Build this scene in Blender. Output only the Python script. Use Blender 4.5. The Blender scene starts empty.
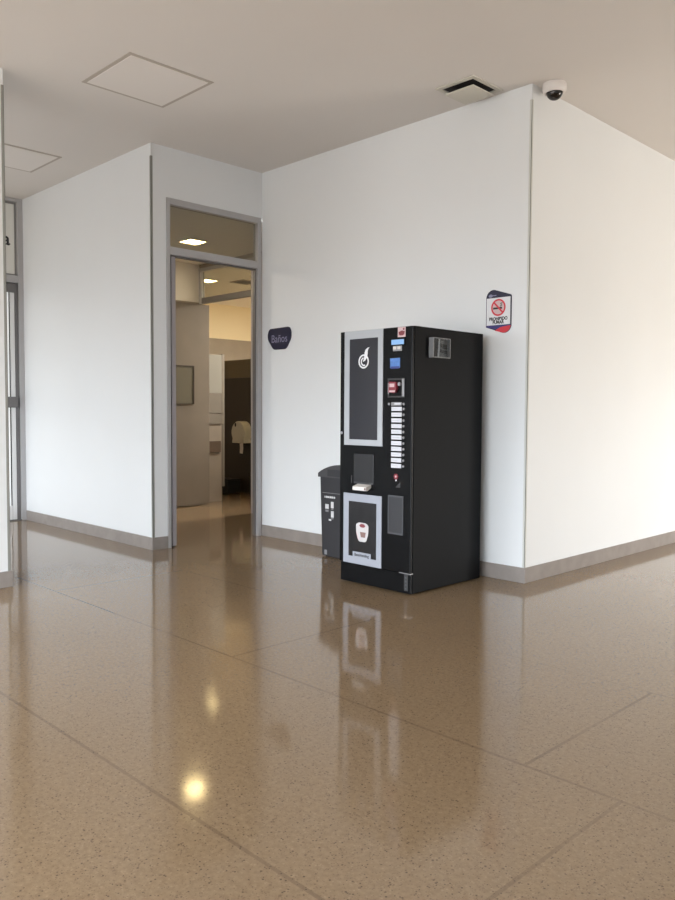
import bpy, bmesh, math
from mathutils import Vector, Matrix

scene = bpy.context.scene
COL = scene.collection
PI = math.pi

# ------------------------------------------------------------------ dimensions (metres)
H = 3.594            # lobby ceiling
XD = -3.038          # plane of the wall with the toilet doorway
YL = -1.252          # plane of the left wall
XE = -5.722          # plane of the glazed door at the corridor end
XP, YP = -2.45, -2.767   # near pillar on the left edge of the photograph
HB = 3.15            # toilets ceiling
BBH = 0.112          # baseboard height


# ------------------------------------------------------------------ materials
def lin(c):
    out = []
    for v in c:
        v = v / 255.0
        out.append(v / 12.92 if v <= 0.04045 else ((v + 0.055) / 1.055) ** 2.4)
    return (out[0], out[1], out[2], 1.0)


def mat(name, rgb, rough=0.5, metal=0.0, spec=0.5, bump=0.0, bscale=200.0, var=0.0, vscale=3.0, **kw):
    m = bpy.data.materials.new(name)
    m.use_nodes = True
    nt = m.node_tree
    b = nt.nodes['Principled BSDF']
    b.inputs['Base Color'].default_value = lin(rgb)
    b.inputs['Roughness'].default_value = rough
    b.inputs['Metallic'].default_value = metal
    b.inputs['Specular IOR Level'].default_value = spec
    for k, v in kw.items():
        b.inputs[k.replace('_', ' ')].default_value = v
    tc = nt.nodes.new('ShaderNodeTexCoord')
    if var > 0:
        n = nt.nodes.new('ShaderNodeTexNoise')
        n.inputs['Scale'].default_value = vscale
        n.inputs['Detail'].default_value = 4
        nt.links.new(tc.outputs['Object'], n.inputs['Vector'])
        r = nt.nodes.new('ShaderNodeValToRGB')
        c = lin(rgb)
        r.color_ramp.elements[0].position = 0.3
        r.color_ramp.elements[1].position = 0.7
        r.color_ramp.elements[0].color = tuple(x * (1 - var) for x in c[:3]) + (1,)
        r.color_ramp.elements[1].color = tuple(min(1, x * (1 + var)) for x in c[:3]) + (1,)
        nt.links.new(n.outputs['Fac'], r.inputs['Fac'])
        nt.links.new(r.outputs['Color'], b.inputs['Base Color'])
    if bump > 0:
        n2 = nt.nodes.new('ShaderNodeTexNoise')
        n2.inputs['Scale'].default_value = bscale
        nt.links.new(tc.outputs['Object'], n2.inputs['Vector'])
        bp = nt.nodes.new('ShaderNodeBump')
        bp.inputs['Strength'].default_value = bump
        bp.inputs['Distance'].default_value = 0.002
        nt.links.new(n2.outputs['Fac'], bp.inputs['Height'])
        nt.links.new(bp.outputs['Normal'], b.inputs['Normal'])
    return m


def emit(name, rgb, strength, base=(0.8, 0.8, 0.8, 1)):
    m = bpy.data.materials.new(name)
    m.use_nodes = True
    b = m.node_tree.nodes['Principled BSDF']
    b.inputs['Base Color'].default_value = base
    b.inputs['Emission Color'].default_value = lin(rgb)
    b.inputs['Emission Strength'].default_value = strength
    return m


def glass(name, tint=(255, 255, 255), rough=0.0, amount=0.12):
    """thin pane: see-through with a fresnel reflection"""
    m = bpy.data.materials.new(name)
    m.use_nodes = True
    nt = m.node_tree
    nt.nodes.clear()
    out = nt.nodes.new('ShaderNodeOutputMaterial')
    tr = nt.nodes.new('ShaderNodeBsdfTransparent')
    tr.inputs['Color'].default_value = lin(tint)
    gl = nt.nodes.new('ShaderNodeBsdfGlossy')
    gl.inputs['Roughness'].default_value = rough
    ge = nt.nodes.new('ShaderNodeNewGeometry')
    dt = nt.nodes.new('ShaderNodeVectorMath')
    dt.operation = 'DOT_PRODUCT'
    nt.links.new(ge.outputs['Normal'], dt.inputs[0])
    nt.links.new(ge.outputs['Incoming'], dt.inputs[1])
    last = dt.outputs['Value']
    for op, val in (('ABSOLUTE', None), ('SUBTRACT', 1.0), ('POWER', 5.0), ('MULTIPLY_ADD', 0.9)):
        k = nt.nodes.new('ShaderNodeMath')
        k.operation = op
        if op == 'SUBTRACT':
            k.inputs[0].default_value = val
            nt.links.new(last, k.inputs[1])
        else:
            nt.links.new(last, k.inputs[0])
            if val is not None:
                k.inputs[1].default_value = val
            if op == 'MULTIPLY_ADD':
                k.inputs[2].default_value = amount * 0.35
        last = k.outputs[0]
    mx = nt.nodes.new('ShaderNodeMixShader')
    nt.links.new(last, mx.inputs['Fac'])
    nt.links.new(tr.outputs['BSDF'], mx.inputs[1])
    nt.links.new(gl.outputs['BSDF'], mx.inputs[2])
    nt.links.new(mx.outputs['Shader'], out.inputs['Surface'])
    return m


def floor_material():
    m = bpy.data.materials.new('polished_terrazzo')
    m.use_nodes = True
    nt = m.node_tree
    N, Lk = nt.nodes, nt.links
    b = N['Principled BSDF']
    tc = N.new('ShaderNodeTexCoord')
    P = tc.outputs['Object']

    def math_(op, a, c=None):
        n = N.new('ShaderNodeMath')
        n.operation = op
        for i, v in enumerate((a, c)):
            if v is None:
                continue
            if hasattr(v, 'links') or hasattr(v, 'is_output'):
                Lk.new(v, n.inputs[i])
            else:
                n.inputs[i].default_value = v
        return n.outputs[0]

    def mix(fac, a, c):
        n = N.new('ShaderNodeMix')
        n.data_type = 'RGBA'
        for i, v in ((0, fac), (6, a), (7, c)):
            if hasattr(v, 'is_output'):
                Lk.new(v, n.inputs[i])
            else:
                n.inputs[i].default_value = v
        return n.outputs[2]

    # soft mottling
    n1 = N.new('ShaderNodeTexNoise'); n1.inputs['Scale'].default_value = 1.3; n1.inputs['Detail'].default_value = 3
    Lk.new(P, n1.inputs['Vector'])
    n2 = N.new('ShaderNodeTexNoise'); n2.inputs['Scale'].default_value = 55; n2.inputs['Detail'].default_value = 6
    n2.inputs['Roughness'].default_value = 0.7
    Lk.new(P, n2.inputs['Vector'])
    base = mix(n1.outputs['Fac'], lin(FLOOR_A), lin(FLOOR_B))
    grit = math_('MULTIPLY', math_('SUBTRACT', n2.outputs['Fac'], 0.40), 2.4)
    base = mix(grit, base, lin(FLOOR_C))

    # stone chips
    def chips(scale, size, lo, hi):
        v = N.new('ShaderNodeTexVoronoi')
        v.inputs['Scale'].default_value = scale
        v.inputs['Randomness'].default_value = 1.0
        Lk.new(P, v.inputs['Vector'])
        sep = N.new('ShaderNodeSeparateColor')
        Lk.new(v.outputs['Color'], sep.inputs['Color'])
        pick = math_('MULTIPLY', math_('GREATER_THAN', sep.outputs[0], lo), math_('LESS_THAN', sep.outputs[0], hi))
        return math_('MULTIPLY', pick, math_('LESS_THAN', v.outputs['Distance'], math_('MULTIPLY', sep.outputs[1], size)))
    base = mix(math_('MULTIPLY', chips(150, 0.55, 0.0, 0.18), 0.75), base, lin((62, 50, 40)))
    base = mix(math_('MULTIPLY', chips(220, 0.6, 0.2, 0.42), 0.45), base, lin((84, 66, 50)))
    base = mix(math_('MULTIPLY', chips(150, 0.6, 0.6, 0.78), 0.1), base, lin((206, 186, 156)))
    base = mix(math_('MULTIPLY', chips(75, 0.4, 0.0, 0.06), 0.45), base, lin((70, 56, 44)))

    # joints between the big slabs
    sx = N.new('ShaderNodeSeparateXYZ')
    Lk.new(P, sx.inputs[0])
    X, Y = sx.outputs[0], sx.outputs[1]
    W = 0.0068

    def band(c, at, w=W):
        return math_('LESS_THAN', math_('ABSOLUTE', math_('SUBTRACT', c, at)), w)

    def rng(c, a, d):
        return math_('MULTIPLY', math_('GREATER_THAN', c, a), math_('LESS_THAN', c, d))
    lines = [band(Y, -2.607), band(Y, -3.655), band(Y, -1.56, 0.002)]
    for x, y0, y1 in ((1.64, -2.607, -1.56), (-0.075, -2.607, -1.56), (-2.10, -2.607, -1.56), (2.0, -3.655, -2.607)):
        lines.append(math_('MULTIPLY', band(X, x), rng(Y, y0, y1)))
    tot = lines[0]
    for l in lines[1:]:
        tot = math_('MAXIMUM', tot, l)
    n3 = N.new('ShaderNodeTexNoise'); n3.inputs['Scale'].default_value = 2.2
    Lk.new(P, n3.inputs['Vector'])
    tot2 = math_('MULTIPLY', tot, math_('MULTIPLY', n3.outputs['Fac'], 0.65))
    base = mix(tot2, base, lin((72, 58, 46)))
    Lk.new(base, b.inputs['Base Color'])
    # polish: slightly uneven
    rr = N.new('ShaderNodeMapRange')
    rr.inputs['To Min'].default_value = 0.065
    rr.inputs['To Max'].default_value = 0.11
    Lk.new(n1.outputs['Fac'], rr.inputs['Value'])
    Lk.new(rr.outputs[0], b.inputs['Roughness'])
    b.inputs['Specular IOR Level'].default_value = 0.45
    b.inputs['IOR'].default_value = 1.5
    n4 = N.new('ShaderNodeTexNoise'); n4.inputs['Scale'].default_value = 9; n4.inputs['Detail'].default_value = 2
    Lk.new(P, n4.inputs['Vector'])
    bp = N.new('ShaderNodeBump')
    bp.inputs['Strength'].default_value = 0.035
    bp.inputs['Distance'].default_value = 0.01
    Lk.new(n4.outputs['Fac'], bp.inputs['Height'])
    Lk.new(bp.outputs['Normal'], b.inputs['Normal'])
    return m


FLOOR_A, FLOOR_B, FLOOR_C = (138, 117, 92), (146, 125, 99), (119, 99, 76)

M = {}
M['paint'] = mat('white_wall_paint', (226, 229, 231), 0.42, spec=0.4, bump=0.05, bscale=90, var=0.012, vscale=1.2)
M['ceil'] = mat('ceiling_paint', (220, 216, 212), 0.8, spec=0.2, var=0.015, vscale=0.8)
M['panel'] = mat('ceiling_panel_paint', (226, 222, 218), 0.7, spec=0.2)
M['gap'] = mat('shadow_gap_grey', (180, 172, 163), 0.8)
M['floor'] = floor_material()
M['base'] = mat('grey_stone_baseboard', (142, 135, 130), 0.35, var=0.10, vscale=9)
M['alu'] = mat('satin_aluminium', (176, 175, 176), 0.42, metal=0.2, var=0.03, vscale=5)
M['alu_dark'] = mat('dark_aluminium', (112, 110, 110), 0.45, metal=0.3)
M['bead'] = mat('painted_corner_bead', (204, 206, 201), 0.45)
M['alu_mid'] = mat('mid_grey_aluminium', (138, 136, 134), 0.45, metal=0.2)
M['alu_sheen'] = mat('sheen_aluminium', (222, 222, 222), 0.35, metal=0.1)  # aluminium lightened so the colour carries its reflection
M['trim'] = mat('aluminium_corner_bead', (150, 151, 146), 0.45, metal=0.2)
M['gasket'] = mat('black_gasket', (40, 38, 38), 0.7)
M['frost'] = mat('frosted_glass', (222, 222, 216), 0.25)
M['frost_lit'] = emit('daylit_frosted_glass', (236, 240, 238), 0.30)  # emission stands in for daylight coming through the glass
M['glass'] = glass('clear_glass', (236, 236, 230), 0.0, 0.13)
M['leafgrey'] = mat('grey_laminate', (150, 145, 148), 0.4)
M['tile'] = mat('beige_wall_tile', (148, 140, 131), 0.3, var=0.05, vscale=4)
M['tile2'] = mat('beige_laminate', (126, 119, 112), 0.28, var=0.05, vscale=3)
M['cream'] = mat('cream_paint', (236, 224, 194), 0.6)
M['bceil'] = mat('toilet_ceiling_paint', (234, 230, 222), 0.8)
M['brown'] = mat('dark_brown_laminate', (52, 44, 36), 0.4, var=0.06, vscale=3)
M['brown2'] = mat('lighter_brown_top', (92, 82, 62), 0.4)
M['lightpanel'] = mat('pale_grey_panel', (146, 145, 140), 0.2)
M['lightpanel2'] = mat('mid_grey_panel', (122, 117, 111), 0.2)
M['disp'] = mat('ivory_plastic', (222, 216, 190), 0.3)
M['disp_front'] = mat('grey_ivory_plastic', (196, 190, 172), 0.3)
M['paper'] = mat('paper', (225, 220, 210), 0.8)
M['blackbin'] = mat('black_bin_plastic', (24, 27, 25), 0.5)
M['mach'] = mat('charcoal_powder_coat', (13, 14, 16), 0.5, spec=0.08, bump=0.03, bscale=400, var=0.03, vscale=6)
M['door'] = mat('black_gloss_plastic', (14, 15, 17), 0.25, spec=0.16)
M['silver'] = mat('silver_grey_frame', (171, 175, 180), 0.4, metal=0.15)
M['silver2'] = mat('pale_silver_frame', (154, 158, 168), 0.4, metal=0.1)
M['pane'] = mat('smoked_pane', (46, 47, 53), 0.16)
M['pane2'] = mat('smoked_lower_pane', (34, 34, 36), 0.2)
M['recess'] = mat('dark_hatch', (36, 37, 40), 0.25)
M['flap'] = mat('grey_translucent_flap', (50, 51, 55), 0.3)
M['flap_edge'] = mat('grey_flap_edge', (74, 76, 80), 0.3)
M['white'] = mat('white_print', (222, 224, 228), 0.5)
M['cupwhite'] = mat('cup_print', (192, 188, 188), 0.5)
M['offwhite'] = mat('offwhite_plastic', (214, 209, 204), 0.45)
M['key'] = mat('white_key_label', (205, 206, 214), 0.45)
M['screen'] = emit('blue_lcd', (140, 190, 240), 0.52, (0.08, 0.12, 0.2, 1))
M['blue'] = mat('blue_sticker', (80, 124, 190), 0.4, var=0.2, vscale=60)
M['navyst'] = mat('navy_sticker', (40, 52, 120), 0.4)
M['red'] = mat('red_plastic', (128, 38, 52), 0.35)
M['redprint'] = mat('red_print', (205, 52, 66), 0.5)
M['pinkprint'] = mat('pink_print', (206, 180, 182), 0.5)
M['maroon'] = mat('maroon_print', (120, 48, 56), 0.5)
M['coffee'] = mat('coffee_print', (122, 92, 86), 0.5)
M['steel'] = mat('brushed_steel', (150, 150, 152), 0.35, metal=0.8)
M['chrome'] = mat('chrome', (200, 200, 205), 0.15, metal=1.0)
M['rubber'] = mat('black_rubber', (18, 18, 18), 0.7)
M['darkgrey'] = mat('dark_grey_plastic', (44, 44, 46), 0.5)
M['hinge'] = mat('dull_hinge', (50, 50, 52), 0.4)
M['bin'] = mat('grey_bin_plastic', (52, 52, 55), 0.5, spec=0.3, bump=0.05, bscale=300)
M['binlid'] = mat('grey_lid_plastic', (60, 60, 62), 0.4)
M['binprint'] = mat('light_bin_print', (205, 205, 206), 0.5)
M['binprint2'] = mat('grey_bin_print', (125, 125, 127), 0.5)
M['acryl'] = glass('clear_acrylic', (225, 228, 230), 0.05, 0.14)
M['acryledge'] = mat('acrylic_edge', (128, 130, 132), 0.25)
M['card'] = mat('grey_card', (118, 119, 120), 0.5)
M['navy'] = mat('navy_sign', (26, 28, 56), 0.4)
M['navy2'] = mat('violet_blue_sign', (48, 44, 112), 0.4)
M['signtext'] = mat('grey_sign_text', (132, 132, 158), 0.5)
M['black'] = mat('black_print', (34, 34, 36), 0.5)
M['camwhite'] = mat('white_camera_shell', (224, 219, 216), 0.4)
M['camdome'] = mat('smoked_dome', (30, 27, 23), 0.08)
M['dark'] = mat('dark_duct', (22, 17, 15), 0.8)
M['vent'] = mat('vent_paint', (205, 202, 192), 0.6)
M['lamp'] = emit('warm_lamp', (255, 226, 160), 28.0)
M['lamp_far'] = emit('warm_lamp_bright', (255, 226, 160), 15.0)


# ------------------------------------------------------------------ mesh helpers
class MB:
    def __init__(self):
        self.bm = bmesh.new()

    def box(self, x0, x1, y0, y1, z0, z1, bev=0.0, seg=2):
        r = bmesh.ops.create_cube(self.bm, size=1.0)
        vs = r['verts']
        for v in vs:
            v.co = Vector((x0 + (v.co.x + 0.5) * (x1 - x0), y0 + (v.co.y + 0.5) * (y1 - y0), z0 + (v.co.z + 0.5) * (z1 - z0)))
        if bev > 0:
            es = list({e for v in vs for e in v.link_edges})
            bmesh.ops.bevel(self.bm, geom=es, offset=bev, segments=seg, profile=0.5, affect='EDGES')
        return self

    def prism(self, pts, axis, a, b):
        """outline (u,v) swept along an axis from a to b; axis 'y': u=x v=z; 'x': u=y v=z; 'z': u=x v=y"""
        def co(u, v, t):
            return {'y': (u, t, v), 'x': (t, u, v), 'z': (u, v, t)}[axis]
        n = len(pts)
        va = [self.bm.verts.new(co(u, v, a)) for u, v in pts]
        vb = [self.bm.verts.new(co(u, v, b)) for u, v in pts]
        fs = [self.bm.faces.new(va), self.bm.faces.new(vb[::-1])]
        for i in range(n):
            fs.append(self.bm.faces.new((va[i], vb[i], vb[(i + 1) % n], va[(i + 1) % n])))
        bmesh.ops.recalc_face_normals(self.bm, faces=fs)
        return self

    def frame(self, x0, x1, z0, z1, ix0, ix1, iz0, iz1, axis, a, b):
        """rectangular ring with a rectangular hole, swept along axis"""
        def co(u, v, t):
            return {'y': (u, t, v), 'x': (t, u, v), 'z': (u, v, t)}[axis]
        O = [(x0, z0), (x1, z0), (x1, z1), (x0, z1)]
        I = [(ix0, iz0), (ix1, iz0), (ix1, iz1), (ix0, iz1)]
        oa = [self.bm.verts.new(co(u, v, a)) for u, v in O]
        ob = [self.bm.verts.new(co(u, v, b)) for u, v in O]
        ia = [self.bm.verts.new(co(u, v, a)) for u, v in I]
        ib = [self.bm.verts.new(co(u, v, b)) for u, v in I]
        fs = []
        for i in range(4):
            j = (i + 1) % 4
            fs.append(self.bm.faces.new((oa[i], oa[j], ia[j], ia[i])))
            fs.append(self.bm.faces.new((ob[i], ib[i], ib[j], ob[j])))
            fs.append(self.bm.faces.new((oa[i], ob[i], ob[j], oa[j])))
            fs.append(self.bm.faces.new((ia[i], ia[j], ib[j], ib[i])))
        bmesh.ops.recalc_face_normals(self.bm, faces=fs)
        return self

    def ring(self, cx, cz, r0, r1, axis, a, b, n=48, t0=0.0, t1=2 * PI):
        full = abs(t1 - t0 - 2 * PI) < 1e-6
        k = n if full else n + 1
        ang = [t0 + (t1 - t0) * i / n for i in range(k)]
        def co(u, v, t):
            return {'y': (u, t, v), 'x': (t, u, v), 'z': (u, v, t)}[axis]
        rows = []
        for t in ang:
            c, s = math.cos(t), math.sin(t)
            rows.append([self.bm.verts.new(co(cx + r * c, cz + r * s, d)) for r, d in ((r0, a), (r1, a), (r1, b), (r0, b))])
        fs = []
        m = k if full else k - 1
        for i in range(m):
            p, q = rows[i], rows[(i + 1) % k]
            for j in range(4):
                fs.append(self.bm.faces.new((p[j], p[(j + 1) % 4], q[(j + 1) % 4], q[j])))
        if not full:
            fs.append(self.bm.faces.new(rows[0]))
            fs.append(self.bm.faces.new(rows[-1][::-1]))
        bmesh.ops.recalc_face_normals(self.bm, faces=fs)
        return self

    def disc(self, cx, cz, r, axis, a, b, n=32, sx=1.0, sz=1.0):
        return self.prism([(cx + sx * r * math.cos(2 * PI * i / n), cz + sz * r * math.sin(2 * PI * i / n)) for i in range(n)], axis, a, b)

    def lathe(self, prof, cx, cy, n=40, axis='z'):
        """profile of (radius, height) turned about a vertical axis"""
        rows = []
        for i in range(n):
            t = 2 * PI * i / n
            rows.append([self.bm.verts.new((cx + r * math.cos(t), cy + r * math.sin(t), z)) for r, z in prof])
        fs = []
        for i in range(n):
            p, q = rows[i], rows[(i + 1) % n]
            for j in range(len(prof) - 1):
                fs.append(self.bm.faces.new((p[j], q[j], q[j + 1], p[j + 1])))
        if prof[0][0] > 1e-6:
            fs.append(self.bm.faces.new([r[0] for r in rows]))
        if prof[-1][0] > 1e-6:
            fs.append(self.bm.faces.new([r[-1] for r in rows][::-1]))
        bmesh.ops.remove_doubles(self.bm, verts=self.bm.verts[:], dist=1e-6)
        bmesh.ops.recalc_face_normals(self.bm, faces=self.bm.faces[:])
        return self

    def ribbon(self, pts, axis, a, b):
        """tapered strip: pts are (u, v, half width) along a centre line"""
        L, R = [], []
        for i, (u, v, w) in enumerate(pts):
            p0 = pts[max(0, i - 1)]
            p1 = pts[min(len(pts) - 1, i + 1)]
            du, dv = p1[0] - p0[0], p1[1] - p0[1]
            l = math.hypot(du, dv) or 1
            L.append((u - dv / l * w, v + du / l * w))
            R.append((u + dv / l * w, v - du / l * w))
        return self.prism(L + R[::-1], axis, a, b)

    def build(self, name, material, parent=None, loc=(0, 0, 0), smooth=False):
        me = bpy.data.meshes.new(name)
        self.bm.to_mesh(me)
        self.bm.free()
        me.materials.append(M[material] if isinstance(material, str) else material)
        if smooth:
            for p in me.polygons:
                p.use_smooth = True
        o = bpy.data.objects.new(name, me)
        COL.objects.link(o)
        o.location = loc
        if parent is not None:
            o.parent = parent
        if smooth:
            try:
                me.set_sharp_from_angle(angle=math.radians(40))
            except Exception:
                pass
        return o


def thing(name, label, cat, loc, group=None):
    o = bpy.data.objects.new(name, None)
    COL.objects.link(o)
    o.empty_display_size = 0.1
    o.location = loc
    o['label'] = label
    o['category'] = cat
    if group:
        o['group'] = group
    return o


def structure(o):
    o['kind'] = 'structure'
    return o


def struct_empty(name, loc):
    o = bpy.data.objects.new(name, None)
    COL.objects.link(o)
    o.location = loc
    o['kind'] = 'structure'
    return o


def text_mesh(name, body, size, material, parent, loc, rot, align='CENTER', extrude=0.0005, sx=1.0, bold=0.0):
    cu = bpy.data.curves.new(name, 'FONT')
    cu.body = body
    cu.size = size
    cu.align_x = align
    cu.align_y = 'CENTER'
    cu.extrude = extrude
    cu.offset = bold
    t = bpy.data.objects.new(name + '_tmp', cu)
    COL.objects.link(t)
    bpy.context.view_layer.update()
    dg = bpy.context.evaluated_depsgraph_get()
    me = bpy.data.meshes.new_from_object(t.evaluated_get(dg))
    bpy.data.objects.remove(t)
    bpy.data.curves.remove(cu)
    me.name = name
    me.transform(Matrix.Diagonal((sx, 1, 1, 1)))
    me.materials.clear()
    me.materials.append(M[material])
    o = bpy.data.objects.new(name, me)
    COL.objects.link(o)
    o.location = loc
    o.rotation_euler = rot
    if parent is not None:
        o.parent = parent
    return o


FACE_Y = (PI / 2, 0, 0)            # text on a surface that faces -y
FACE_X = (PI / 2, 0, PI / 2)       # text on a surface that faces +x


def sbox(name, m, *b, bev=0.0):
    return structure(MB().box(*b, bev=bev).build(name, m))


# ------------------------------------------------------------------ room shell
XR, YB, YF = 5.2, -8.0, 8.0       # far sides of the lobby
sbox('floor', 'floor', -10.2, XR, YB, YF, -0.2, 0.0)
structure(MB().prism([(-5.9, YB), (XR, YB), (XR, YF), (-0.15, YF), (-0.15, 0.15), (XD - 0.12, 0.15), (XD - 0.12, YL + 0.12),
                      (-5.9, YL + 0.12)], 'z', H, H + 0.2).build('ceiling', 'ceil'))

sbox('wall_back', 'paint', XD, -0.15, 0.0, 0.15, 0.0, H)
sbox('wall_right', 'paint', -0.15, 0.0, 0.0, YF, 0.0, H)
DOT = 3.150                                     # top of the toilet doorway frame
structure(MB().box(XD - 0.12, XD, YL + 0.12, -1.100, 0, H).box(XD - 0.12, XD, -1.100, 0.0, DOT, H).build('wall_doorway', 'paint'))
sbox('wall_left', 'paint', XE - 0.15, XD, YL, YL + 0.12, 0, H)
PX0, PY0 = XP - 0.45, YP - 0.55
sbox('pillar_near', 'paint', PX0, XP, PY0, YP, 0, H)  # free-standing pillar
sbox('wall_end_left', 'paint', XE - 0.10, XE, YB, YP, 0, H)

# baseboards (grey stone strips, slightly proud of the walls)
T = 0.014
structure(MB().box(XD + T, T, -T, 0, 0, BBH, bev=0.002).build('baseboard_back', 'base'))
structure(MB().box(0, T, 0, YF, 0, BBH, bev=0.002).build('baseboard_right', 'base'))
structure(MB().box(XE + 0.02, XD + T, YL - T, YL, 0, BBH, bev=0.002).build('baseboard_left', 'base'))
structure(MB().box(XD, XD + T, YL, -1.102, 0, BBH, bev=0.002).build('baseboard_doorway', 'base'))
structure(MB().frame(PX0 - T, XP + T, PY0 - T, YP + T, PX0, XP, PY0, YP, 'z', 0, BBH).build('baseboard_near', 'base'))

# metal corner beads, stopping short of the ceiling
for k, (x, y) in enumerate(((0.0, 0.0), (XD, YL), (XP, YP))):
    b = MB()
    if k < 2:
        b.box(x - 0.016, x + 0.003, y - 0.003, y, BBH, 3.482).box(x, x + 0.003, y - 0.003, y + 0.016, BBH, 3.482)
    else:
        b.box(x, x + 0.003, y - 0.016, y + 0.003, BBH, 3.482).box(x - 0.016, x + 0.003, y, y + 0.003, BBH, 3.482)
    structure(b.build('trim_%d' % (k + 1), 'bead' if k == 0 else 'trim'))

# ------------------------------------------------------------------ toilet doorway (door_1)
d1 = struct_empty('door_1', (XD, -1.10, 0))
# local: x along +x (out of wall), y along the opening 0..1.086
W1 = 1.086
fr = MB()
fr.box(-0.065, 0.012, 0.0, 0.036, 0, DOT, bev=0.003)
fr.box(-0.065, 0.012, W1 - 0.046, W1, 0, DOT, bev=0.003)
fr.box(-0.065, 0.012, 0.036, W1 - 0.046, 3.094, DOT, bev=0.003)
fr.build('frame', 'alu', d1)
MB().box(-0.065, 0.010, 0.036, W1 - 0.046, 2.652, 2.722, bev=0.003).build('transom_bar', 'alu', d1)
MB().box(-0.036, -0.030, 0.036, W1 - 0.046, 2.722, 3.094).build('transom_glass', 'glass', d1)
st = MB()
st.box(-0.063, -0.020, W1 - 0.056, W1 - 0.046, 0, 2.652)
st.box(-0.063, -0.020, 0.036, W1 - 0.056, 2.640, 2.652)
st.build('door_stop', 'alu_dark', d1)
lf = MB().box(-0.98, -0.004, 0.054, 0.100, 0.012, 2.636, bev=0.003).build('door_leaf', 'leafgrey', d1)
MB().box(-0.92, -0.012, 0.038, 0.0535, 0.012, 2.636).build('door_gap_shade', 'gasket', d1)  # black strip standing in for the dark gap beside the leaf
MB().box(-0.060, 0.016, 0.043, 0.060, 0.0, 0.012).build('pivot_plate', 'gasket', d1)
# ------------------------------------------------------------------ toilets behind the doorway
Y2 = 1.0            # wall with the inner doorway
XF = -5.56          # far wall of the vestibule
sbox('wall_vestibule_far', 'tile', XF - 0.12, XF, YL + 0.12, Y2, 0, 2.66)
sbox('wall_vestibule_far_upper', 'bceil', XF - 0.12, XF, YL + 0.12, Y2, 2.66, HB)
sbox('wall_vestibule_near', 'tile', XF, XD - 0.12, YL + 0.12, YL + 0.16, 0, HB)
sbox('wall_vestibule_side', 'tile', XD - 0.12, XD, 0.15, 5.0, 0, HB + 0.1)
sbox('ceiling_toilets', 'bceil', -9.0, XD - 0.12, YL + 0.12, 5.0, HB, HB + 0.1)
structure(MB().box(-4.42, XD - 0.12, Y2, Y2 + 0.13, 0, HB).box(-5.56, -4.42, Y2, Y2 + 0.13, 3.10, HB).build('wall_inner', 'tile'))

d2 = struct_empty('door_2', (-5.56, Y2, 0))
W2 = 1.14
b = MB()
b.box(0.0, 0.06, -0.01, 0.04, 2.64, 3.10, bev=0.003)
b.box(W2 - 0.05, W2, -0.01, 0.04, 0, 3.10, bev=0.003)
b.box(0.06, W2 - 0.05, -0.01, 0.04, 3.055, 3.10, bev=0.003)
b.build('frame', 'alu', d2)
MB().box(0.06, W2 - 0.05, -0.01, 0.04, 2.64, 2.715, bev=0.003).build('transom_bar', 'alu_dark', d2)
MB().box(0.06, W2 - 0.05, 0.012, 0.018, 2.715, 3.055).build('transom_glass', 'glass', d2)
leaf = MB().box(0.002, 0.042, -0.80, 0.125, 0.016, 2.636, bev=0.003).build('door_leaf', 'tile2', d2)
g = MB().frame(-0.52, -0.122, 1.335, 1.83, -0.510, -0.136, 1.343, 1.820, 'x', 0.042, 0.056).build('vision_frame', 'brown', d2)
MB().box(0.040, 0.046, -0.510, -0.136, 1.343, 1.820).build('vision_pane', mat('grey_green_pane', (104, 102, 92), 0.12), d2)

# washroom beyond the inner doorway
sbox('wall_washroom_far', 'tile', -8.62, -8.5, 1.0, 5.0, 0, 2.54)
sbox('wall_washroom_far_upper', 'cream', -8.62, -8.5, 1.0, 5.0, 2.54, HB)
sbox('wall_washroom_end', 'cream', -8.5, XD - 0.12, 5.0, 5.12, 0, HB)
sbox('wall_washroom_front', 'tile', -8.5, XF - 0.12, Y2, Y2 + 0.13, 0, HB)
# pier with pale panel just inside
sbox('wall_washroom_pier', 'tile', -5.92, -5.80, Y2 + 0.13, 1.530, 0, 2.02)
t = thing('wall_mirror', 'pale grey mirror panel on the tiled pier inside the toilets doorway', 'mirror', (-5.80, 1.33, 1.07))
MB().box(0, 0.012, -0.15, 0.196, 0.425, 0.945, bev=0.002).build('mirror_panel', 'lightpanel', t)
MB().box(0, 0.012, -0.15, 0.196, 0.145, 0.423, bev=0.002).build('lower_panel', 'lightpanel2', t)
MB().box(0, 0.016, -0.15, 0.196, 0.0, 0.137, bev=0.002).build('lower_strip', 'lightpanel2', t)
t = MB().box(-5.80, -5.775, 1.20, 1.50, 0.68, 0.836, bev=0.004).build('wall_plate', mat('brown_plate', (92, 78, 68), 0.4))
t['label'] = 'small dark rectangular plate low on the tiled pier below the mirror panel'
t['category'] = 'wall plate'
# cubicle partitions
t = thing('cubicle_post', 'slim metal upright at the edge of the tiled pier beside the toilet cubicle', 'post', (-5.80, 1.535, 0.0))
MB().box(-0.12, 0.004, 0.0, 0.042, 0.20, 2.03, bev=0.004).build('upright', mat('dull_aluminium', (128, 122, 114), 0.45, metal=0.2), t)
MB().box(-0.08, -0.03, 0.01, 0.032, 0.0, 0.20).build('foot', 'rubber', t)
t = thing('cubicle_partition', 'dark brown laminate partition carrying the paper dispenser inside the toilets', 'partition', (-7.3, 2.42, 0))
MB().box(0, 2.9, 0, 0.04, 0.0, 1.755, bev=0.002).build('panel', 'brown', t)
MB().box(0, 2.9, -0.003, 0.043, 1.755, 2.03, bev=0.002).build('top_band', 'brown2', t)  # upper part in a lighter brown than the panel below

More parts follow.
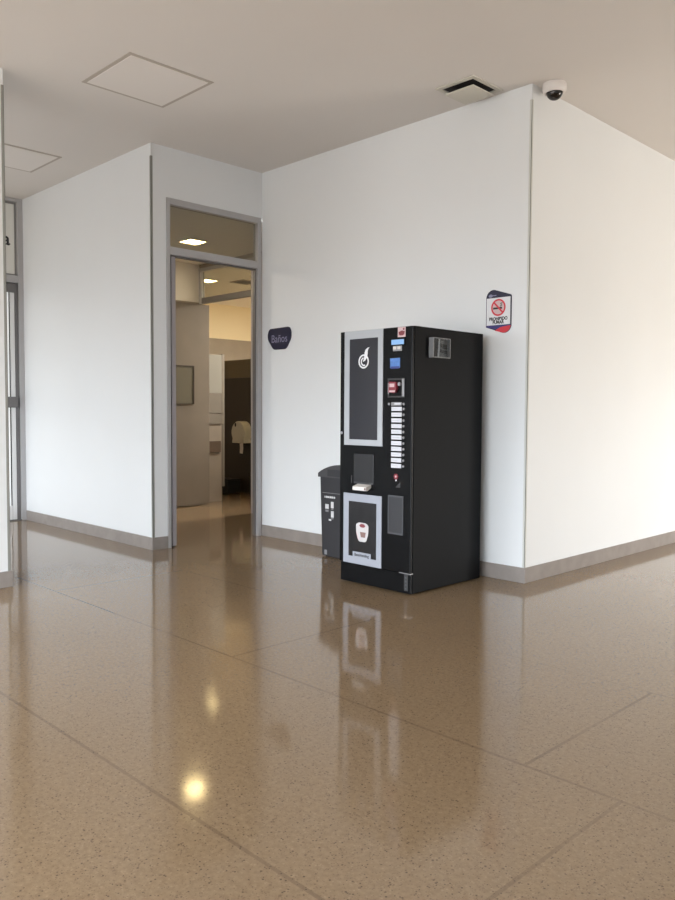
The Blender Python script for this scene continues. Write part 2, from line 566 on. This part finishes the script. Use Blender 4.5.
# jumbo paper dispenser
t = thing('paper_dispenser', 'round ivory jumbo toilet paper dispenser on the dark brown partition', 'dispenser', (-6.42, 2.42, 0.765))
dp = MB()
pts = []
R0 = 0.165
for i in range(33):
    a_ = -0.62 + (PI + 1.24) * i / 32
    pts.append((R0 * math.cos(a_), 0.165 + R0 * math.sin(a_)))
pts.append((-0.150, 0.0)); pts.append((0.150, 0.0))
dp.prism(pts, 'y', -0.125, -0.001).build('body', 'disp', t, smooth=False)
cov = [(u * 0.93, 0.163 + (v - 0.165) * 0.94) for u, v in pts]
cv = MB().prism(cov, 'y', -0.140, -0.125).build('front_cover', 'disp_front', t)
MB().disc(-0.055, 0.275, 0.03, 'y', -0.144, -0.140, sx=0.6).build('level_window', 'gasket', t)
MB().ribbon([(0.0, -0.005, 0.04), (0.006, -0.08, 0.04), (-0.004, -0.16, 0.035)], 'y', -0.072, -0.070).build('paper_end', 'paper', t)

# low dark bin on the cubicle floor
t = thing('waste_bin', 'low black waste bin on the floor under the paper dispenser', 'bin', (-6.68, 2.24, 0))
MB().box(-0.23, 0.23, -0.12, 0.12, 0.0, 0.20, bev=0.012).build('body', 'blackbin', t)
MB().box(-0.236, 0.236, -0.128, 0.128, 0.20, 0.217, bev=0.006).build('rim', 'rubber', t)

# downlights
def downlight(name, label, x, y, s, m):
    t = thing(name, label, 'ceiling light', (x, y, HB), 'square ceiling lights in the toilets')
    MB().frame(-s - 0.012, s + 0.012, -s - 0.012, s + 0.012, -s, s, -s, s, 'z', -0.010, -0.0005).build('bezel', 'vent', t)
    MB().box(-s, s, -s, s, -0.006, -0.001).build('diffuser', m, t)
downlight('ceiling_light', 'lit square light seen through the clear pane above the toilets door', -4.41, 0.12, 0.105, 'lamp')
downlight('ceiling_light', 'lit square light farther back, seen through the inner doorway glass', -6.50, 1.80, 0.105, 'lamp_far')
t = thing('exhaust_vent', 'small dark grille in the toilets ceiling past the farther light', 'vent', (-6.2, 2.25, HB))
MB().frame(-0.16, 0.16, -0.16, 0.16, -0.13, 0.13, -0.13, 0.13, 'z', -0.012, -0.0005).build('vent_frame', 'gap', t)
b = MB()
for i in range(7):
    b.box(-0.13, 0.13, -0.125 + i * 0.038, -0.105 + i * 0.038, -0.010, -0.002)
b.build('grille', 'alu_dark', t)

# ------------------------------------------------------------------ glazed door at the corridor end (door_3)
d3 = struct_empty('door_3', (XE, YL, 0))
D3 = YP - YL           # -1.505
b = MB()
b.box(-0.10, 0.0, -0.058, 0.0, 0, H - 0.001, bev=0.003)
b.box(-0.10, 0.0, D3, D3 + 0.058, 0, H - 0.001, bev=0.003)
b.box(-0.10, 0.0, D3 + 0.058, -0.058, 3.555, H - 0.001, bev=0.003)
b.build('frame', 'alu', d3)
MB().box(-0.10, -0.004, D3 + 0.058, -0.058, 2.665, 2.745, bev=0.003).build('transom_bar', 'alu', d3)
MB().box(-0.06, -0.05, D3 + 0.058, -0.078, 2.745, 3.535).build('transom_glass', 'frost', d3)
MB().frame(D3 + 0.058, -0.058, 2.745, 3.555, D3 + 0.078, -0.078, 2.765, 3.535, 'x', -0.075, -0.045).build('glazing_bead', 'alu_mid', d3)
text_mesh('lettering', 'a', 0.20, 'black', d3, (-0.048, -0.168, 3.140), FACE_X, bold=0.004)
# leaf
b = MB()
b.box(-0.07, -0.02, -0.145, -0.098, 0.012, 2.650, bev=0.003)
b.box(-0.07, -0.02, D3 + 0.07, D3 + 0.17, 0.012, 2.650, bev=0.003)
b.box(-0.07, -0.02, D3 + 0.17, -0.150, 0.012, 0.170, bev=0.003)
b.box(-0.07, -0.02, D3 + 0.17, -0.150, 2.560, 2.650, bev=0.003)
leaf3 = b.build('door_leaf', 'alu_sheen', d3)
MB().box(-0.09, -0.015, -0.098, -0.062, 0.0, 2.66).build('hinge_stile', 'alu_dark', d3)
MB().box(-0.05, -0.035, D3 + 0.17, -0.150, 0.170, 2.560).build('leaf_glass', 'frost_lit', d3)
MB().box(-0.10, 0.004, D3 + 0.058, -0.058, 0.0, 0.012).build('threshold', 'alu_dark', d3)
MB().box(-0.11, -0.101, D3, 0.0, 0.0, H - 0.01).build('sky_blocker', 'frost', d3)  # unseen sheet added behind the door to keep the sky out
MB().box(-0.036, -0.028, -0.158, -0.149, 0.170, 2.560).build('glass_gasket', 'gasket', d3)
MB().box(-0.035, 0.020, -0.30, -0.085, 1.275, 1.395, bev=0.01).build('lock_rail', 'alu_dark', d3)
MB().box(-0.035, 0.012, -0.30, -0.095, 2.555, 2.650, bev=0.006).build('closer_rail', 'alu_dark', d3)

# ------------------------------------------------------------------ ceiling fittings
def access_panel(label, x0, x1, y0, y1):
    t = thing('access_panel', label, 'ceiling panel', ((x0 + x1) / 2, (y0 + y1) / 2, H), 'square access panels in the lobby ceiling')
    hx, hy = (x1 - x0) / 2, (y1 - y0) / 2
    MB().frame(-hx, hx, -hy, hy, -hx + 0.028, hx - 0.028, -hy + 0.028, hy - 0.028, 'z', -0.004, -0.0005).build('panel_frame', 'gap', t)
    MB().box(-hx + 0.028, hx - 0.028, -hy + 0.028, hy - 0.028, -0.007, -0.0005, bev=0.002).build('panel_cover', 'panel', t)
access_panel('large square access panel in the ceiling, left of the air vent, whole outline showing', -2.268, -1.601, -2.282, -1.610)
access_panel('square access panel farther left in the corridor ceiling, cut by the near pillar', -4.645, -3.978, -2.282, -1.615)

t = thing('air_vent', 'white square ceiling air diffuser with a dark gap, above the vending machine', 'vent', (-0.380, -0.235, H))
MB().frame(-0.168, 0.168, -0.180, 0.180, -0.136, 0.136, -0.142, 0.142, 'z', -0.008, -0.0005).build('flange', 'vent', t)
MB().box(-0.136, 0.136, -0.142, 0.142, -0.002, -0.0005).build('duct_opening', 'dark', t)
MB().box(-0.126, 0.126, -0.124, 0.124, -0.046, -0.036, bev=0.003).build('drop_plate', 'vent', t)
MB().box(-0.012, 0.012, -0.012, 0.012, -0.037, -0.002).build('hanger', 'dark', t)

t = thing('dome_camera', 'white dome security camera with dark lens on the ceiling at the wall corner', 'security camera', (0.108, 0.118, H))
MB().lathe([(0.0, -0.001), (0.080, -0.001), (0.086, -0.010), (0.084, -0.045), (0.075, -0.062), (0.064, -0.068), (0.058, -0.064), (0.0, -0.064)], 0, 0).build('ceiling_mount_housing', 'camwhite', t, smooth=True)
dome = MB()
pr = [(0.058 * math.cos(a * PI / 2 / 10), -0.060 - 0.055 * math.sin(a * PI / 2 / 10)) for a in range(11)]
pr[-1] = (0.0, pr[-1][1])
dome.lathe(pr, 0, 0).build('lens_dome', 'camdome', t, smooth=True)

# ------------------------------------------------------------------ wall signs
# toilets plaque
t = thing('toilet_sign', 'dark navy shield-shaped toilets plaque lettered "Baños" beside the doorway', 'sign', (-2.765, 0.0, 1.953))
def rounded(poly, r, n=5):
    out = []
    k = len(poly)
    for i in range(k):
        p, q, s = Vector(poly[i - 1]), Vector(poly[i]), Vector(poly[(i + 1) % k])
        d0, d1_ = (p - q), (s - q)
        rr = min(r, d0.length * 0.45, d1_.length * 0.45)
        a, c = q + d0.normalized() * rr, q + d1_.normalized() * rr
        for j in range(n + 1):
            u = j / n
            out.append(tuple((1 - u) ** 2 * a + 2 * u * (1 - u) * q + u * u * c))
    return out
MB().prism(rounded([(-0.145, 0.102), (0.150, 0.108), (0.176, 0.062), (0.172, -0.005), (0.100, -0.104), (-0.082, -0.104), (-0.166, -0.005), (-0.172, 0.050)], 0.03), 'y', -0.012, -0.0005).build('plaque', 'navy', t)
text_mesh('lettering', 'Baños', 0.105, 'signtext', t, (0.006, -0.0125, -0.002), FACE_Y, sx=0.95)

# no smoking sign
t = thing('no_smoking_sign', 'blue and white no smoking sign with red circle, above the vending machine', 'sign', (-0.252, 0.0, 2.003))
def arc(cx, cz, r, a0, a1, n=10):
    return [(cx + r * math.cos(math.radians(a0 + (a1 - a0) * i / n)), cz + r * math.sin(math.radians(a0 + (a1 - a0) * i / n))) for i in range(n + 1)]
out = [(-0.110, -0.113), (-0.110, 0.100)] + arc(-0.048, 0.100, 0.062, 180, 75, 10)[1:] + [(0.104, 0.116), (0.110, 0.106), (0.110, -0.100)] + arc(0.050, -0.103, 0.060, 0, -105, 10)
out = out[::-1]
MB().prism(out, 'y', -0.008, -0.0005).build('board', 'navy', t)
MB().box(-0.104, 0.103, -0.0095, -0.008, -0.101, 0.101).build('white_panel', 'white', t)
MB().prism([(-0.108, -0.112), (-0.108, -0.103), (0.108, -0.103), (0.098, -0.128), (-0.035, -0.131)], 'y', -0.0092, -0.008).build('violet_band', 'navy2', t)
MB().prism([(-0.030, -0.142), (0.02, -0.118), (0.105, -0.110)] + arc(0.050, -0.103, 0.058, -6, -105, 8), 'y', -0.010, -0.008).build('red_band', 'redprint', t)
MB().disc(0.0, 0.028, 0.056, 'y', -0.0102, -0.0095).build('pictogram_field', 'pinkprint', t)
MB().ring(0.0, 0.028, 0.051, 0.063, 'y', -0.0115, -0.0095).build('prohibition_ring', 'redprint', t)
MB().box(-0.046, 0.032, -0.0108, -0.0102, 0.016, 0.030).build('cigarette', 'black', t)
MB().ribbon([(0.016, 0.036, 0.005), (0.030, 0.044, 0.007), (0.020, 0.054, 0.007), (0.036, 0.062, 0.005)], 'y', -0.0108, -0.0102).build('smoke', 'card', t)
MB().prism([(-0.043, 0.062), (-0.034, 0.071), (0.043, -0.006), (0.034, -0.015)], 'y', -0.0114, -0.0109).build('prohibition_bar', 'redprint', t)
text_mesh('lettering', 'PROHIBIDO', 0.033, 'black', t, (0.0, -0.0097, -0.056), FACE_Y, sx=0.92, bold=0.0016)
text_mesh('lettering', 'FUMAR', 0.033, 'black', t, (0.0, -0.0097, -0.082), FACE_Y, sx=0.92, bold=0.0016)
MB().disc(-0.070, 0.118, 0.012, 'y', -0.0092, -0.008, sx=1.5).box(-0.05, -0.02, -0.0092, -0.008, 0.116, 0.122).build('emblem', 'signtext', t)

# ------------------------------------------------------------------ vending machine
MX, MY = -0.9884, -0.9305
VW, VD, VH = 0.683, 0.811, 1.830
v = thing('vending_machine', 'black coffee vending machine with silver framed panels against the white wall', 'vending machine', (MX, MY, 0))
DT = 0.022                                   # door thickness
MB().box(0.002, VW - 0.001, DT + 0.004, VD, 0.010, VH, bev=0.004).build('cabinet', 'mach', v)
MB().box(0.0, VW, 0.0, DT, 0.150, VH - 0.002, bev=0.005).build('front_door', 'door', v)
MB().box(0.006, VW - 0.004, 0.008, DT + 0.003, 0.010, 0.146, bev=0.003).build('kick_plate', 'door', v)
for fx in (0.06, VW - 0.06):
    for fy in (0.09, VD - 0.06):
        MB().lathe([(0.0, 0.0), (0.026, 0.0), (0.026, 0.01), (0.014, 0.014), (0.014, 0.024), (0.0, 0.024)], fx, fy, 20).build('foot', 'rubber', v)
# upper silver frame and pane
MB().frame(0.047, 0.422, 1.010, 1.826, 0.098, 0.375, 1.052, 1.770, 'y', -0.005, 0.001).build('upper_frame', 'silver', v)
pane = MB().box(0.097, 0.374, -0.003, 0.001, 1.052, 1.770).build('upper_pane', 'pane', v)
lg = MB()
lg.ring(0.237, 1.607, 0.039, 0.050, 'y', -0.0046, -0.003, n=48, t0=math.radians(62), t1=math.radians(62 + 346))
lg.ring(0.241, 1.606, 0.022, 0.0315, 'y', -0.0046, -0.003, n=24, t0=math.radians(105), t1=math.radians(292))
lg.ribbon([(0.232, 1.606, 0.001), (0.246, 1.618, 0.008), (0.257, 1.640, 0.0135), (0.261, 1.665, 0.0150), (0.266, 1.684, 0.0110), (0.280, 1.699, 0.0045), (0.292, 1.704, 0.0008)], 'y', -0.0052, -0.003)
lg.build('logo', 'white', v)
MB().disc(0.022, 1.097, 0.011, 'y', -0.006, 0.001).build('door_lock', 'chrome', v)
# top sticker
s = MB().box(0.553, 0.622, -0.0012, 0.001, 1.758, 1.825).build('cup_sticker', 'pinkprint', v)
MB().prism([(0.563, 1.776), (0.575, 1.769), (0.600, 1.769), (0.612, 1.778), (0.616, 1.796), (0.590, 1.802), (0.560, 1.793)], 'y', -0.0020, -0.0012).box(0.600, 0.612, -0.002, -0.0012, 1.805, 1.818).build('sticker_print', 'maroon', s)
# display and its two keys
d = MB().frame(0.486, 0.621, 1.700, 1.753, 0.496, 0.611, 1.709, 1.743, 'y', -0.004, 0.001).build('display_bezel', 'door', v)
MB().box(0.496, 0.611, -0.0015, 0.001, 1.709, 1.743).build('display', 'screen', v)
kp = MB().box(0.512, 0.592, -0.004, 0.001, 1.664, 1.700, bev=0.002).build('keypad', 'steel', v)
for x0 in (0.516, 0.554):
    MB().box(x0, x0 + 0.028, -0.0075, -0.004, 1.676, 1.697, bev=0.002).build('key', 'offwhite', kp)
# blue notice
s = MB().box(0.486, 0.575, -0.0012, 0.001, 1.552, 1.618).build('blue_sticker', 'blue', v)
MB().box(0.490, 0.571, -0.0018, -0.0012, 1.547, 1.562).build('sticker_band', 'navyst', s)
# coin module
c = MB().frame(0.470, 0.622, 1.350, 1.480, 0.480, 0.598, 1.360, 1.468, 'y', -0.006, 0.001).build('coin_panel', 'darkgrey', v)
MB().box(0.599, 0.619, -0.0085, -0.006, 1.356, 1.476, bev=0.001).build('steel_strip', 'steel', c)
MB().box(0.472, 0.482, -0.0085, -0.006, 1.372, 1.448, bev=0.001).build('side_strip', 'steel', c)
MB().box(0.480, 0.598, -0.002, 0.001, 1.360, 1.468).build('coin_plate', 'door', c)
MB().prism([(0.490, 1.384), (0.545, 1.380), (0.562, 1.408), (0.556, 1.455), (0.494, 1.458)], 'y', -0.022, -0.002).build('coin_funnel', 'red', c)
MB().box(0.500, 0.545, -0.0235, -0.022, 1.420, 1.444, bev=0.001).build('coin_slot', 'pinkprint', c)
MB().box(0.500, 0.552, -0.0235, -0.022, 1.386, 1.398).build('return_lever', 'pinkprint', c)
MB().disc(0.578, 1.440, 0.013, 'y', -0.014, -0.002).build('return_button', 'steel', c)
# status row
s = MB().box(0.500, 0.592, -0.004, 0.001, 1.293, 1.318, bev=0.002).build('status_label', 'steel', v)
MB().box(0.530, 0.585, -0.0046, -0.004, 1.300, 1.311).build('status_print', 'key', s)
for x in (0.481, 0.614):
    MB().disc(x, 1.305, 0.009, 'y', -0.006, 0.001, n=20).build('button', 'steel', v)
# drink selection: eleven labels, each with its button
for i in range(11):
    z = 1.257 - 0.0390 * i
    k = MB().box(0.503, 0.595, -0.004, 0.001, z, z + 0.0285, bev=0.0015).build('selection_label', 'key', v)
    MB().box(0.512, 0.560 + 0.02 * ((i * 7) % 3) / 3, -0.0046, -0.004, z + 0.0125, z + 0.0155).build('label_print', 'silver', k)
    MB().disc(0.614, z + 0.014, 0.0085, 'y', -0.006, 0.001, n=20).build('button', 'steel', v)
# red flower mark, white dot, dark wedge
e = MB()
for i in range(6):
    a = i * PI / 3
    e.disc(0.547 + 0.013 * math.cos(a), 0.808 + 0.013 * math.sin(a), 0.008, 'y', -0.0015, 0.001, n=14)
e.build('red_mark', 'red', v)
MB().disc(0.547, 0.808, 0.008, 'y', -0.0024, -0.0012, n=14).build('mark_centre', 'pinkprint', v)
MB().disc(0.549, 0.782, 0.006, 'y', -0.002, 0.001, n=14).build('white_dot', 'white', v)
MB().prism([(0.545, 0.733), (0.588, 0.733), (0.588, 0.772)], 'y', -0.0015, 0.001).build('grey_wedge', 'darkgrey', v)
# cup hatch
h = MB().box(0.145, 0.341, -0.006, 0.001, 0.735, 0.950, bev=0.003).build('cup_hatch', 'recess', v)
MB().box(0.150, 0.336, -0.0075, -0.006, 0.735, 0.747, bev=0.001).build('hatch_lip', 'flap', h)
MB().box(0.120, 0.130, -0.005, 0.001, 0.735, 0.790, bev=0.001).build('hatch_hinge', 'darkgrey', v)
sp = MB()
sp.prism([(0.001, 0.735), (-0.055, 0.718), (-0.055, 0.694), (-0.040, 0.690), (0.001, 0.712)], 'x', 0.185, 0.315)
sp.build('cup_shelf', 'offwhite', v)
MB().box(0.300, 0.312, -0.0565, -0.050, 0.698, 0.714).build('shelf_tab', 'coffee', v)
# lower silver frame with picture panel
MB().frame(0.045, 0.420, 0.152, 0.660, 0.098, 0.372, 0.204, 0.604, 'y', -0.005, 0.001).build('lower_frame', 'silver2', v)
lp = MB().box(0.095, 0.371, -0.003, 0.001, 0.204, 0.604).build('lower_pane', 'pane2', v)
cup = rounded([(0.172, 0.440), (0.197, 0.455), (0.268, 0.455), (0.295, 0.440), (0.293, 0.375), (0.272, 0.318), (0.198, 0.318), (0.176, 0.375)], 0.018)
MB().prism(cup, 'y', -0.0040, -0.003).build('cup_picture', 'cupwhite', lp)
MB().prism(rounded([(0.203, 0.432), (0.220, 0.447), (0.250, 0.447), (0.268, 0.432), (0.250, 0.421), (0.222, 0.421)], 0.008), 'y', -0.0046, -0.0040).build('cup_crest', 'maroon', lp)
MB().prism([(0.212, 0.388), (0.270, 0.388), (0.262, 0.350), (0.222, 0.350)], 'y', -0.0046, -0.0040).build('cup_coffee', 'coffee', lp)
MB().ribbon([(0.178, 0.385, 0.003), (0.192, 0.345, 0.004), (0.205, 0.330, 0.003)], 'y', -0.0046, -0.0040).build('cup_blush', 'pinkprint', lp)
pl = MB().box(0.143, 0.322, -0.0070, -0.003, 0.196, 0.240, bev=0.001).build('name_plate', 'silver2', v)
text_mesh('lettering', 'BevaVending', 0.030, 'black', pl, (0.2325, -0.0073, 0.219), FACE_Y, sx=0.92, bold=0.0006)
# cup return flap
MB().frame(0.480, 0.619, 0.408, 0.676, 0.488, 0.611, 0.418, 0.666, 'y', -0.006, 0.001).build('flap_frame', 'flap_edge', v)
MB().box(0.488, 0.611, -0.004, 0.001, 0.418, 0.666).build('tray_flap', 'flap', v)
# bottom hinge of the door
hg = MB()
hg.box(0.585, VW + 0.001, -0.003, 0.03, 0.1465, 0.1520)
hg.build('door_hinge', 'steel', v)
MB().box(0.628, 0.660, 0.001, 0.0085, 0.030, 0.146, bev=0.001).build('hinge_plate', 'hinge', v)
b = MB()
for i in range(4):
    b.disc(0.644, 0.045 + i * 0.025, 0.006, 'y', -0.002, 0.002, n=12)
b.build('hinge_screws', 'flap_edge', v)

# clear leaflet pocket on the right side
p = thing('leaflet_holder', 'small clear acrylic leaflet holder on the right side of the vending machine', 'leaflet holder', (MX + VW, -0.757, 1.624))
b = MB()
HWd, HHt, HD = 0.190, 0.137, 0.040
b.frame(0, HWd, 0, HHt, 0.006, HWd - 0.006, 0.006, HHt - 0.006, 'x', HD - 0.004, HD)
b.box(0.0, HD - 0.004, 0, 0.004, 0, HHt).box(0.0, HD - 0.004, HWd - 0.004, HWd, 0, HHt)
b.build('pocket_rim', 'acryledge', p)
MB().box(HD - 0.003, HD - 0.001, 0.006, HWd - 0.006, 0.006, HHt - 0.006).build('front_sheet', 'acryl', p)
MB().box(0.0, HD - 0.004, 0.004, HWd - 0.004, 0.0, 0.004).build('pocket_floor', 'acryl', p)
MB().box(0.001, 0.004, 0.004, HWd - 0.004, 0.004, HHt - 0.004).build('back_sheet', 'darkgrey', p)
cd = thing('leaflet', 'grey card standing in the clear holder on the machine side, dark bands across', 'leaflet', (MX + VW + 0.006, -0.655, 1.629))
MB().box(0.0, 0.006, 0.0, 0.085, 0.0, 0.118).build('card', 'card', cd)
b = MB()
b.prism([(0.004, 0.098), (0.083, 0.090), (0.083, 0.060), (0.040, 0.062), (0.004, 0.078)], 'x', 0.0061, 0.007)
b.prism([(0.004, 0.060), (0.040, 0.050), (0.083, 0.050), (0.083, 0.028), (0.004, 0.036)], 'x', 0.0061, 0.007)
b.build('printed_bands', 'darkgrey', cd)
cd = thing('leaflet', 'narrow white slip upright in the clear holder on the machine side', 'leaflet', (MX + VW + 0.020, -0.688, 1.632))
MB().prism([(0.0, 0.0), (0.016, 0.0), (0.026, 0.122), (0.012, 0.124)], 'x', 0.0, 0.003).build('slip', 'white', cd)
cd = thing('leaflet', 'short pale card at the left end inside the clear holder', 'leaflet', (MX + VW + 0.008, -0.748, 1.629))
MB().box(0, 0.003, 0.0, 0.036, 0.045, 0.105).build('card', 'card', cd)
MB().box(0, 0.003, 0.0, 0.036, 0.0, 0.045).build('card_base', 'darkgrey', cd)

# ------------------------------------------------------------------ grey waste bin beside the machine
BX, BY = -1.806, -0.345
w = thing('litter_bin', 'tall dark grey plastic litter bin left of the vending machine, white pictograms', 'bin', (BX, BY, 0))
BW, BD, BT = 0.50, 0.30, 0.695
body = MB()
bm = body.bm
lo = rounded([(-0.008, 0.010), (BW - 0.012, 0.010), (BW - 0.012, BD - 0.01), (-0.008, BD - 0.01)], 0.025)
hi = rounded([(-0.020, -0.004), (BW + 0.012, -0.004), (BW + 0.012, BD), (-0.020, BD)], 0.025)
va = [bm.verts.new((x, y, 0.012)) for x, y in lo]
vb = [bm.verts.new((x, y, BT)) for x, y in hi]
bm.faces.new(va[::-1]); bm.faces.new(vb)
for i in range(len(va)):
    j = (i + 1) % len(va)
    bm.faces.new((va[i], va[j], vb[j], vb[i]))
body.build('body', 'bin', w, smooth=True)
MB().box(0.03, BW - 0.03, 0.03, BD - 0.03, 0.0, 0.013).build('foot_ring', 'rubber', w)
lid = MB()
prof = []
for i in range(17):
    u = i / 16
    prof.append((-0.018 + u * (BW + 0.046), 0.722 + 0.080 * math.sin(PI * u) ** 0.8))
lid.prism([(-0.018, 0.690)] + prof + [(BW + 0.028, 0.690)], 'y', -0.022, BD + 0.012)
lid.build('lid', 'binlid', w)
MB().box(0.10, BW - 0.10, -0.024, -0.0215, 0.700, 0.760, bev=0.001).build('lid_flap', 'bin', w)
def by(z):        # y of the leaning front face at height z
    return 0.010 - 0.014 * (z - 0.012) / (BT - 0.012)
def sticker(name, x0, x1, z0, z1, m, par=w):
    y = by((z0 + z1) / 2)
    return MB().box(x0, x1, y - 0.0022, y + 0.0008, z0, z1).build(name, m, par)
sticker('groove', 0.02, BW - 0.02, 0.553, 0.557, 'binprint2')
pr = MB()
y = by(0.52)
for x0, x1 in ((0.045, 0.052), (0.060, 0.082), (0.086, 0.100), (0.106, 0.126), (0.130, 0.150), (0.156, 0.172)):
    pr.box(x0, x1, y - 0.0022, y + 0.0008, 0.512, 0.528)
pr.build('heading_print', 'binprint', w)
sticker('pictogram', 0.052, 0.094, 0.418, 0.458, 'binprint')
sticker('pictogram', 0.122, 0.154, 0.428, 0.482, 'binprint')
sticker('pictogram', 0.122, 0.154, 0.348, 0.402, 'binprint')
sticker('pictogram_caption', 0.054, 0.090, 0.392, 0.410, 'binprint2')
sticker('pictogram_caption', 0.126, 0.150, 0.413, 0.424, 'binprint2')
sticker('pictogram_caption', 0.126, 0.150, 0.333, 0.344, 'binprint2')
sticker('footer_print', 0.094, 0.122, 0.318, 0.332, 'binprint')
sticker('base_patch', 0.036, 0.066, 0.020, 0.060, 'binprint2')  # small grey patch close to the floor

# ------------------------------------------------------------------ rest of the lobby (behind the camera): glazed sides that let the daylight in
def sill_wall(name, axis, at, spans, lo, hi):
    """wall in a plane with window openings; spans are (from, to, sill, head)"""
    b = MB()
    cur = lo
    for s0, s1, z0, z1 in spans:
        for a0, a1, c0, c1 in ((cur, s0, 0, H), (s0, s1, 0, z0), (s0, s1, z1, H)):
            if a1 - a0 > 1e-4 and c1 - c0 > 1e-4:
                b.box(*((a0, a1, at - 0.1, at + 0.1) if axis == 'y' else (at - 0.1, at + 0.1, a0, a1)), c0, c1)
        cur = s1
    if hi - cur > 1e-4:
        b.box(*((cur, hi, at - 0.1, at + 0.1) if axis == 'y' else (at - 0.1, at + 0.1, cur, hi)), 0, H)
    return structure(b.build(name, 'paint'))

sill_wall('wall_behind', 'y', YB, [(-4.3, 4.6, 0.05, 2.5)], XE - 0.1, XR + 0.1)
sill_wall('wall_window_side', 'x', XR, [(2.6, 4.6, 0.05, 1.95)], YB, YF)
sbox('wall_end', 'paint', -0.15, XR, YF, YF + 0.2, 0, H)

def window(n, axis, at, s0, s1, z0, z1, bays):
    o = struct_empty('window_%d' % n, (0, 0, 0))
    b = MB()
    for i in range(bays + 1):
        c = s0 + (s1 - s0) * i / bays
        b.box(*((c - 0.03, c + 0.03, at - 0.05, at + 0.05) if axis == 'y' else (at - 0.05, at + 0.05, c - 0.03, c + 0.03)), z0, z1)
    for z in (z0, z1 - 0.06):
        b.box(*((s0, s1, at - 0.05, at + 0.05) if axis == 'y' else (at - 0.05, at + 0.05, s0, s1)), z, z + 0.06)
    b.build('window_frame', 'alu', o)

window(1, 'y', YB, -4.3, 4.6, 0.05, 2.5, 6)
window(2, 'x', XR, 2.6, 4.6, 0.05, 1.95, 2)

def daylight(name, loc, rot, sx, sy, power, color):
    l = bpy.data.lights.new(name, 'AREA')
    l.shape = 'RECTANGLE'
    l.size, l.size_y = sx, sy
    l.energy = power
    l.color = color
    o = bpy.data.objects.new(name, l)
    COL.objects.link(o)
    o.location = loc
    o.rotation_euler = rot
    return o

def portal(name, loc, rot, sx, sy):
    """tells the renderer where the sky comes in"""
    o = daylight(name, loc, rot, sx, sy, 1.0, (1, 1, 1))
    o.data.cycles.is_portal = True

portal('daylight_behind', (0.15, YB - 0.11, 1.28), (PI / 2, 0, 0), 8.9, 2.5)
portal('daylight_side_back', (XR + 0.11, 3.6, 1.18), (0, PI / 2, 0), 2.3, 2.0)
# sunlit ground and facade outside the right-hand windows
daylight('warm_courtyard', (XR + 0.20, 3.6, 1.2), (0, PI / 2, 0), 2.1, 2.2, 180, (1.0, 0.91, 0.79))
# unseen fill lights added to brighten the toilets, hidden from the doorway
daylight('washroom_fill', (-4.7, 3.3, HB - 0.02), (0, 0, 0), 0.6, 1.2, 200, (1.0, 0.91, 0.76))
daylight('vestibule_fill', (-5.15, -0.95, HB - 0.02), (0, 0, 0), 0.3, 0.15, 18, (1.0, 0.90, 0.76))

wd = bpy.data.worlds.new('sky')
scene.world = wd
wd.use_nodes = True
wn, wl = wd.node_tree.nodes, wd.node_tree.links
bg = wn['Background']
wtc = wn.new('ShaderNodeTexCoord')
wsx = wn.new('ShaderNodeSeparateXYZ')
wl.new(wtc.outputs['Generated'], wsx.inputs[0])
wr = wn.new('ShaderNodeValToRGB')
wmr = wn.new('ShaderNodeMapRange')
wmr.inputs['From Min'].default_value = -0.4
wmr.inputs['From Max'].default_value = 0.4
wl.new(wsx.outputs[2], wmr.inputs['Value'])
wl.new(wmr.outputs[0], wr.inputs['Fac'])
er = wr.color_ramp.elements
er[0].position, er[0].color = 0.38, (0.26, 0.25, 0.24, 1)
er[1].position, er[1].color = 0.60, (0.86, 0.93, 1.0, 1)
e3 = er.new(0.9)
e3.color = (0.95, 1.0, 1.06, 1)
wl.new(wr.outputs['Color'], bg.inputs['Color'])
bg.inputs['Strength'].default_value = 10.5

# ------------------------------------------------------------------ camera
F, YAW, PITCH, ROLL = 789.7, 2.3634, -0.0491, 0.0054
CX, CY, CZ = 3.1276, -5.0133, 1.2537
cp, sp_, cy, sy = math.cos(PITCH), math.sin(PITCH), math.cos(YAW), math.sin(YAW)
f = Vector((cp * cy, cp * sy, sp_))
r = Vector((sy, -cy, 0.0))
u = r.cross(f)
r2 = r * math.cos(ROLL) + u * math.sin(ROLL)
u2 = u * math.cos(ROLL) - r * math.sin(ROLL)
cam = bpy.data.cameras.new('camera')
cam.sensor_fit = 'VERTICAL'
cam.sensor_height = 24.0
cam.lens = F * 24.0 / 900.0
cam.clip_start = 0.05
co = bpy.data.objects.new('camera', cam)
COL.objects.link(co)
co.matrix_world = Matrix(((r2.x, u2.x, -f.x, CX), (r2.y, u2.y, -f.y, CY), (r2.z, u2.z, -f.z, CZ), (0, 0, 0, 1)))
scene.camera = co

scene.view_settings.view_transform = 'Standard'
scene.view_settings.look = 'None'
scene.view_settings.exposure = 0.57
scene.view_settings.gamma = 1.0
scene.view_settings.use_curve_mapping = False
scene.cycles.use_denoising = True
scene.cycles.max_bounces = 12
scene.cycles.diffuse_bounces = 6
scene.cycles.glossy_bounces = 6
scene.cycles.transparent_max_bounces = 12
scene.cycles.sample_clamp_indirect = 8.0
